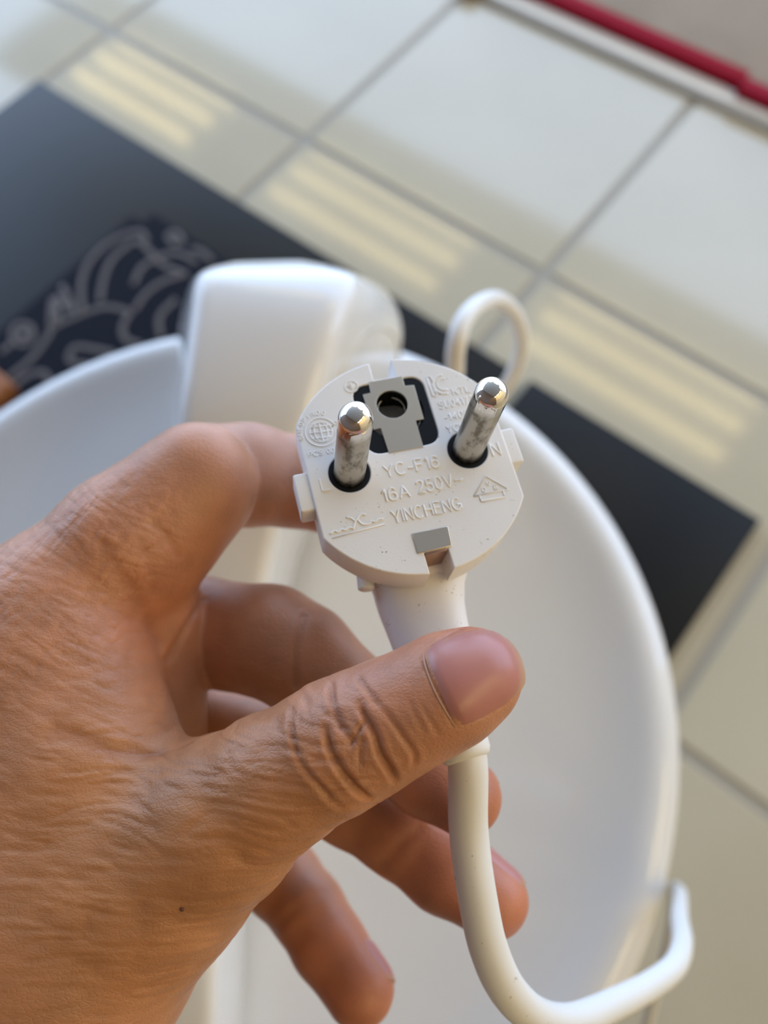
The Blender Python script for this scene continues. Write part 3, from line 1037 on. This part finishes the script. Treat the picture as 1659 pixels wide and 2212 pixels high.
for o1 in offs:
    for k in range(3):
        if o1[k] == 0:
            o2 = list(o1); o2[k] = 1
            v1, v2 = shf(val, o1), shf(val, o2)
            cr_ = (v1 < 0) != (v2 < 0)
            t = np.where(cr_, v1 / np.where(cr_, v1 - v2, 1), 0)
            ne += cr_
            for m_ in range(3):
                acc[..., m_] += np.where(cr_, o1[m_] + (t if m_ == k else 0), 0)
act = ne > 0
vid = np.full(act.shape, -1, np.int64)
vid[act] = np.arange(act.sum())
ci = np.argwhere(act)
HV = lo + VX * (ci + acc[act] / ne[act][:, None])
HF = []
for k in range(3):
    a_, b2 = [(1, 2), (2, 0), (0, 1)][k]
    s1 = [slice(0, None)] * 3; s2 = [slice(0, None)] * 3
    s1[k] = slice(0, -1); s2[k] = slice(1, None)
    A1, A2 = inside[tuple(s1)], inside[tuple(s2)]
    E_ = np.argwhere(A1 != A2)
    E_ = E_[(E_[:, a_] > 0) & (E_[:, b2] > 0) & (E_[:, a_] < nn[a_] - 1) & (E_[:, b2] < nn[b2] - 1)]
    flip = A1[tuple(E_.T)]
    qs = []
    for da, db in ((0, 0), (-1, 0), (-1, -1), (0, -1)):
        c = E_.copy(); c[:, a_] += da; c[:, b2] += db
        qs.append(vid[tuple(c.T)])
    qf = np.stack(qs, 1)
    qf[~flip] = qf[~flip][:, ::-1]
    HF.append(qf)
HF = np.concatenate(HF)[:, ::-1]


def project(V, it=2):
    for _ in range(it):
        V = V - grad(V) * np.clip(hand_sd_c(V), -1.0, 1.0)[:, None]
    return V


def relax(V, Fq, it=2):
    for _ in range(it):
        s = np.zeros_like(V); c = np.zeros(len(V))
        for k in range(4):
            np.add.at(s, Fq[:, k], V[Fq[:, (k + 1) % 4]]); np.add.at(c, Fq[:, k], 1)
            np.add.at(s, Fq[:, k], V[Fq[:, k - 1]]); np.add.at(c, Fq[:, k], 1)
        V = 0.4 * V + 0.6 * s / np.maximum(c, 1)[:, None]
    return V


def subdiv(V, Fq):
    E_ = np.sort(np.concatenate([Fq[:, [k, (k + 1) % 4]] for k in range(4)]), 1)
    U, inv_ = np.unique(E_, axis=0, return_inverse=True)
    inv_ = inv_.reshape(4, -1).T
    em = V[U].mean(1); fm = V[Fq].mean(1)
    nv, neg = len(V), len(U)
    V2 = np.concatenate([V, em, fm])
    e = nv + inv_; c = nv + neg + np.arange(len(Fq))
    Fn = np.concatenate([np.stack([Fq[:, k], e[:, k], c, e[:, k - 1]], 1) for k in range(4)])
    return V2, Fn


HV = project(relax(HV, HF, 2), 2)
HV, HF = subdiv(HV, HF)
HV = project(HV, 1)
# a second subdivision, only for what the camera side shows in detail
HV, HF = subdiv(HV, HF)
HV = project(relax(HV, HF, 1), 1)
HN = grad(HV)


def march_many(pxs, start=85.0):            # pixels -> points on the hand surface (mm); nearest approach if one misses
    pxs = np.array(pxs, float)
    d = np.c_[(pxs - [CX, CY]) / F, np.ones(len(pxs))]
    d /= np.linalg.norm(d, axis=1)[:, None]
    t = np.full(len(d), start)
    bs, bt_ = np.full(len(d), 9e9), t.copy()
    for _ in range(60):
        s = hand_sd(d * t[:, None])
        up_ = np.abs(s) < bs
        bs = np.where(up_, np.abs(s), bs); bt_ = np.where(up_, t, bt_)
        if bs.max() < 0.01:
            break
        t = np.minimum(t + s * 0.85, 220)
    return project(d * bt_[:, None], 3)


def march(px, py):
    return march_many([(px, py)])[0]


# ---- value noise for folds
def vnoise(P, seed):
    r_ = np.random.default_rng(seed)
    tab = r_.random(4096)
    Pi = np.floor(P).astype(int); Pf = P - Pi
    w_ = Pf * Pf * (3 - 2 * Pf)
    out = 0
    for o in offs:
        h = ((Pi[:, 0] + o[0]) * 73856093) ^ ((Pi[:, 1] + o[1]) * 19349663) ^ ((Pi[:, 2] + o[2]) * 83492791)
        wt = 1
        for k in range(3):
            wt = wt * (w_[:, k] if o[k] else 1 - w_[:, k])
        out = out + wt * tab[h & 4095]
    return out


def blob(c, r):
    return np.exp(-(((HV - c) ** 2).sum(1)) / (r * r))


disp = np.zeros(len(HV))
ppx = HV[:, :2] / HV[:, 2:3] * F + [CX, CY]
rot_ = lambda a: np.array([[math.cos(a), math.sin(a), 0], [-math.sin(a), math.cos(a), 0], [0, 0, 1]])
# long level folds over the back of the thumb's base
zone = np.clip(blob(march(330, 1850), 26) * 1.3 + blob(march(560, 1720), 14), 0, 1)
Q = HV @ rot_(0.06).T
wob = (vnoise(Q / [9, 9, 9], 3) - .5) * 2.6
nz = vnoise((Q + np.stack([0 * wob, wob, 0 * wob], 1)) / [6.5, 0.95, 5], 5)
disp -= zone * 0.50 * np.clip((0.36 - np.abs(nz - 0.5) * 2.2), 0, 1)
nz = vnoise((Q + np.stack([0 * wob, wob, 0 * wob], 1)) / [3.2, 0.75, 3], 15)
disp += zone * 0.22 * (nz - .5)
# folds running with the web from the thumb to the index knuckle
zone = np.clip(blob(march(200, 1480), 17), 0, 1)
Q = HV @ rot_(0.45).T
nz = vnoise((Q + wob[:, None] * [0, 0.6, 0]) / [8, 1.2, 6], 7)
disp -= zone * 0.36 * np.clip((0.36 - np.abs(nz - 0.5) * 2.2), 0, 1)
# knuckle of the index finger: crossing wrinkles
zone = np.clip(blob(march(120, 1230), 15) + blob(march(40, 1330), 13) + blob(march(250, 1110), 9), 0, 1)
for a, sd in ((-1.0, 11), (0.5, 12)):
    Q = HV @ rot_(a).T
    nz = vnoise((Q + wob[:, None] * [0.3, 0.3, 0]) / [4.5, 0.95, 4], sd)
    disp -= zone * 0.34 * np.clip((0.34 - np.abs(nz - 0.5) * 2.0), 0, 1)
# general unevenness
disp += 0.10 * (vnoise(HV / 3.0, 21) - .5) + 0.16 * (vnoise(HV / 8.0, 22) - .5)


def crop2(p):
    return 560 + p[0] / 2.37, 1250 + p[1] / 2.37


creases = [
    ([(368, 520), (372, 620), (405, 720), (450, 800), (478, 850)], .42, .55),
    ([(338, 750), (362, 870), (420, 980), (500, 1080), (570, 1130)], .75, .60),
    ([(508, 640), (540, 700), (592, 800), (622, 900), (670, 980), (702, 1045)], .75, .55),
    ([(165, 650), (168, 800), (200, 920), (260, 1010), (330, 1090), (430, 1185)], .45, .55),
    ([(545, 715), (490, 815), (465, 862)], .35, .40),
    ([(530, 800), (513, 905), (520, 960)], .28, .40),
    ([(500, 500), (560, 580), (622, 660)], .30, .45),
    ([(622, 650), (690, 742), (735, 810), (795, 900), (790, 970)], .35, .45),
    ([(830, 640), (880, 735), (925, 805)], .16, .35),
    ([(760, 610), (800, 700), (850, 790)], .14, .35),
    ([(210, 560), (240, 620), (250, 720)], .16, .45),
    ([(430, 780), (380, 720), (330, 690)], .25, .45),
    ([(835, 405), (850, 450), (905, 565), (960, 670), (1000, 765)], .30, .32),
    ([(840, 400), (900, 335), (1000, 275), (1120, 240)], .28, .32),
    ([(1005, 770), (1090, 725), (1180, 690), (1280, 630)], .25, .32),
]
for ln, dep, wd in creases:
    if dep <= 0:
        continue
    pts = catmull(march_many([crop2(p) for p in ln]), 6)
    lim = np.all((HV > pts.min(0) - 3) & (HV < pts.max(0) + 3), axis=1)
    idx = np.nonzero(lim)[0]
    dd = np.full(len(idx), 99.0); tb = np.zeros(len(idx))
    for i, (a_, b2) in enumerate(zip(pts[:-1], pts[1:])):
        ab = b2 - a_
        t = np.clip(((HV[idx] - a_) @ ab) / (ab @ ab), 0, 1)
        d_ = np.linalg.norm(HV[idx] - (a_ + t[:, None] * ab), axis=1)
        up_ = d_ < dd
        dd = np.where(up_, d_, dd); tb = np.where(up_, (i + t) / (len(pts) - 1), tb)
    fade = np.clip(np.minimum(tb, 1 - tb) * 6 + 0.15, 0, 1)
    disp[idx] += fade * dep * (-np.exp(-(dd / wd) ** 2) + 0.28 * np.exp(-((dd - 1.5 * wd) / (0.9 * wd)) ** 2))
# folds on the web and along the finger bends
for ln, dep, wd in (
        ([(120, 1580), (220, 1615), (310, 1628), (400, 1606)], .4, 1.3),
        ([(225, 1180), (262, 1240), (300, 1295), (345, 1385)], .28, 1.3),
        ([(300, 1170), (325, 1220), (330, 1280)], .18, .9),
        ([(436, 1290), (410, 1340), (362, 1425)], .5, .8),
        ([(330, 1130), (365, 1165), (385, 1200)], .25, .8),
        ([(655, 1330), (640, 1400), (640, 1480)], .35, .8),
        ([(905, 1790), (870, 1820), (845, 1850), (822, 1875)], .28, 1.2),
        ([(590, 2012), (615, 1985), (650, 1955), (700, 1925)], .22, 1.1)):
    pts = catmull(march_many(ln), 5)
    idx = np.nonzero(np.all((HV > pts.min(0) - 4) & (HV < pts.max(0) + 4), axis=1))[0]
    dd = np.full(len(idx), 99.0)
    for a_, b2 in zip(pts[:-1], pts[1:]):
        ab = b2 - a_
        t = np.clip(((HV[idx] - a_) @ ab) / (ab @ ab), 0, 1)
        dd = np.minimum(dd, np.linalg.norm(HV[idx] - (a_ + t[:, None] * ab), axis=1))
    disp[idx] -= dep * np.exp(-(dd / wd) ** 2)


# ---- nails: patches lying on the finger tips
def nail_grid(T, B, tipb, nu=16, nv=13):
    """grid of pixels between the upper edge T and lower edge B, rounded towards the tip"""
    T = catmull(np.array(T, float), 8); B = catmull(np.array(B, float), 8)
    out = []
    for u in np.linspace(0, 1, nu):
        a_ = T[int(round(u * (len(T) - 1)))]; b2 = B[int(round(u * (len(B) - 1)))]
        row = []
        for v in np.linspace(0, 1, nv):
            p = a_ * (1 - v) + b2 * v + np.array(tipb) * (u ** 3) * 4 * v * (1 - v)
            row.append(p)
        out.append(row)
    return np.array(out)


HO = cpt(-120, 2200, 140.0)                 # origin at the wrist (mm)
hand_m4 = mat4(C2W, wpt(HO * mm))


def nail_mesh(name, Pts, lift, tone, label):
    nu, nv = Pts.shape[:2]
    flat_ = Pts.reshape(-1, 3)
    N_ = grad(flat_)
    u = np.repeat(np.linspace(0, 1, nu), nv); v = np.tile(np.linspace(-1, 1, nv), nu)
    h = lift * (1 - np.abs(v) ** 6) * np.clip(u * 7, 0, 1) - 0.12 * (np.abs(v) ** 6) - 0.10 * np.clip(1 - u * 7, 0, 1)
    top = flat_ + N_ * h[:, None]
    bot = flat_ - N_ * 0.35
    V = np.concatenate([top, bot])
    Fc = []
    n = nu * nv
    for i in range(nu - 1):
        for j in range(nv - 1):
            a_ = i * nv + j
            q_ = (a_, a_ + 1, a_ + nv + 1, a_ + nv)
            Fc.append(q_); Fc.append(tuple(n + x for x in reversed(q_)))
    rim = [i * nv for i in range(nu)] + [(nu - 1) * nv + j for j in range(1, nv)] + [i * nv + nv - 1 for i in range(nu - 2, -1, -1)] + [j for j in range(nv - 2, 0, -1)]
    for a_, b2 in zip(rim, rim[1:] + rim[:1]):
        Fc.append((a_, b2, n + b2, n + a_))
    bmx = bmesh.new()
    bv = [bmx.verts.new((p - HO) * mm) for p in V]
    for f in Fc:
        bmx.faces.new([bv[i] for i in f])
    o = bm_to(name, bmx, M_NAIL, hand, sharp=60)
    ca = o.data.color_attributes.new('skin_tone', 'FLOAT_COLOR', 'POINT')
    col = np.ones((2 * n, 4), np.float32)
    base_ = np.array(tone[0]); tip_ = np.array(tone[1])
    k = np.clip((np.concatenate([u, u]) - 0.86) / 0.10, 0, 1)[:, None]
    lun = np.clip(1 - np.concatenate([u, u]) / 0.2, 0, 1)[:, None] * 0.35
    c_ = base_ * (1 - k) + tip_ * k
    col[:, :3] = c_ * (1 - lun) + np.array(tone[2]) * lun
    ca.data.foreach_set('color', col.ravel())
    o['label'] = label
    return o


# ---- hand mesh with its skin tones and some painted shade
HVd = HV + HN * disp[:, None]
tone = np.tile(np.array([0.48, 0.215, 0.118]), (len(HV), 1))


def paint(w, c):
    global tone
    tone = tone * (1 - w[:, None]) + np.array(c) * w[:, None]


paint(np.clip(blob(march(300, 1850), 40), 0, 1) * 0.7, (0.43, 0.200, 0.082))
paint(np.clip(blob(march(200, 1200), 22), 0, 1) * 0.6, (0.52, 0.255, 0.160))
paint(np.clip(blob(march(330, 1330), 14), 0, 1) * 0.6, (0.52, 0.200, 0.110))
paint(np.clip(blob(march(820, 1430), 13), 0, 1) * 0.6, (0.52, 0.225, 0.145))
paint(np.clip(blob(march(1040, 1345), 6) + blob(march(1100, 1380), 5), 0, 1) * 0.7, (0.54, 0.175, 0.105))
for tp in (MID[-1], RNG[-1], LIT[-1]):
    paint(np.clip(blob(tp[:3], 17), 0, 1) * 0.55, (0.46, 0.135, 0.075))  # redder finger pads, with some shade painted into the tone
paint(np.clip((-disp - 0.10) / 0.5, 0, 1) * 0.45, (0.26, 0.085, 0.040))  # shade in the creases painted in by fold depth

me = bpy.data.meshes.new('hand')
me.vertices.add(len(HVd)); me.vertices.foreach_set('co', ((HVd - HO) * mm).astype(np.float32).ravel())
me.loops.add(HF.size); me.loops.foreach_set('vertex_index', HF.ravel().astype(np.int32))
me.polygons.add(len(HF)); me.polygons.foreach_set('loop_start', np.arange(0, HF.size, 4, dtype=np.int32))
me.update(calc_edges=True)
me.shade_smooth()
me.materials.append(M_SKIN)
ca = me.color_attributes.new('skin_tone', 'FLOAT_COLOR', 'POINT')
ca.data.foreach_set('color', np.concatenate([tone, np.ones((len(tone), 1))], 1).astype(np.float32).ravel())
hand = link(bpy.data.objects.new('hand', me))
hand.matrix_world = hand_m4
tag(hand, 'bare left hand pinching the white plug between thumb and curled fingers', 'hand')

NT = ((0.44, 0.175, 0.145), (0.46, 0.27, 0.165), (0.46, 0.25, 0.22))
ng = nail_grid([(915, 1420), (938, 1388), (985, 1362), (1040, 1350), (1092, 1368)], [(985, 1572), (1020, 1562), (1062, 1540), (1100, 1518), (1118, 1500)], (30, -4))
nail_mesh('thumb_nail', march_many(ng.reshape(-1, 2)).reshape(ng.shape[0], ng.shape[1], 3), 0.35, NT, 'pink thumb nail with a pale rim')


cu_p = catmull(march_many([(915, 1412), (919, 1440), (937, 1488), (960, 1532), (986, 1574)]), 6)
cu_p = (cu_p + grad(cu_p) * 0.08 - HO) * mm
mesh_obj('cuticle', *sweep(cu_p, np.interp(np.linspace(0, 1, len(cu_p)), [0, .15, .85, 1], [.04, .11, .10, .04]) * mm, 8), M_CUT, hand)['label'] = 'dry pale cuticle'


def tip_nail(name, js, nrm_px, half_w, length, back, label):
    """nail on a finger tip: sits on the side of the finger that faces nrm"""
    a_ = js[-2][:3]; t_ = js[-1][:3]; r_ = js[-1][3]
    ax_ = (t_ - a_) / np.linalg.norm(t_ - a_)
    n_ = np.array(nrm_px, float); n_ -= ax_ * (n_ @ ax_); n_ /= np.linalg.norm(n_)
    s_ = np.cross(ax_, n_)
    rows = []
    for u in np.linspace(0, 1, 12):
        row = []
        w = half_w * (1 - 0.22 * u ** 4)
        for v in np.linspace(-1, 1, 11):
            an = v * w
            p = t_ + ax_ * (-back + u * length - 0.9 * (v * v) * u ** 3) + (n_ * math.cos(an) + s_ * math.sin(an)) * (r_ + 0.3)
            row.append(p)
        rows.append(row)
    P_ = np.array(rows)
    sh = P_.shape
    P_ = project(P_.reshape(-1, 3), 3).reshape(sh)
    return nail_mesh(name, P_, 0.35, NT, label)


tip_nail('middle_finger_nail', MID, (0.75, -0.25, 0.75), 0.85, 11, 6.5, 'edge of the middle finger nail')
tip_nail('ring_finger_nail', RNG, (0.62, -0.62, 0.35), 0.85, 11, 6.5, 'ring finger nail')
tip_nail('little_finger_nail', LIT, (0.85, -0.45, 0.45), 0.85, 9.5, 5.5, 'edge of the little finger nail')

# small mole on the back of the thumb's base
mc = march(393, 1965); mn = grad(np.array([mc]))[0]
bm = bmesh.new()
bmesh.ops.create_uvsphere(bm, u_segments=12, v_segments=8, radius=1.0)
zax = Vector(mn).to_track_quat('Z', 'X').to_matrix()
for v in bm.verts:
    v.co = Vector((mc - HO + mn * 0.0) * mm) + zax @ Vector((v.co.x * 0.34 * mm, v.co.y * 0.26 * mm, v.co.z * 0.22 * mm))
bm_to('mole', bm, M_MOLE, hand)['label'] = 'tiny dark mole'
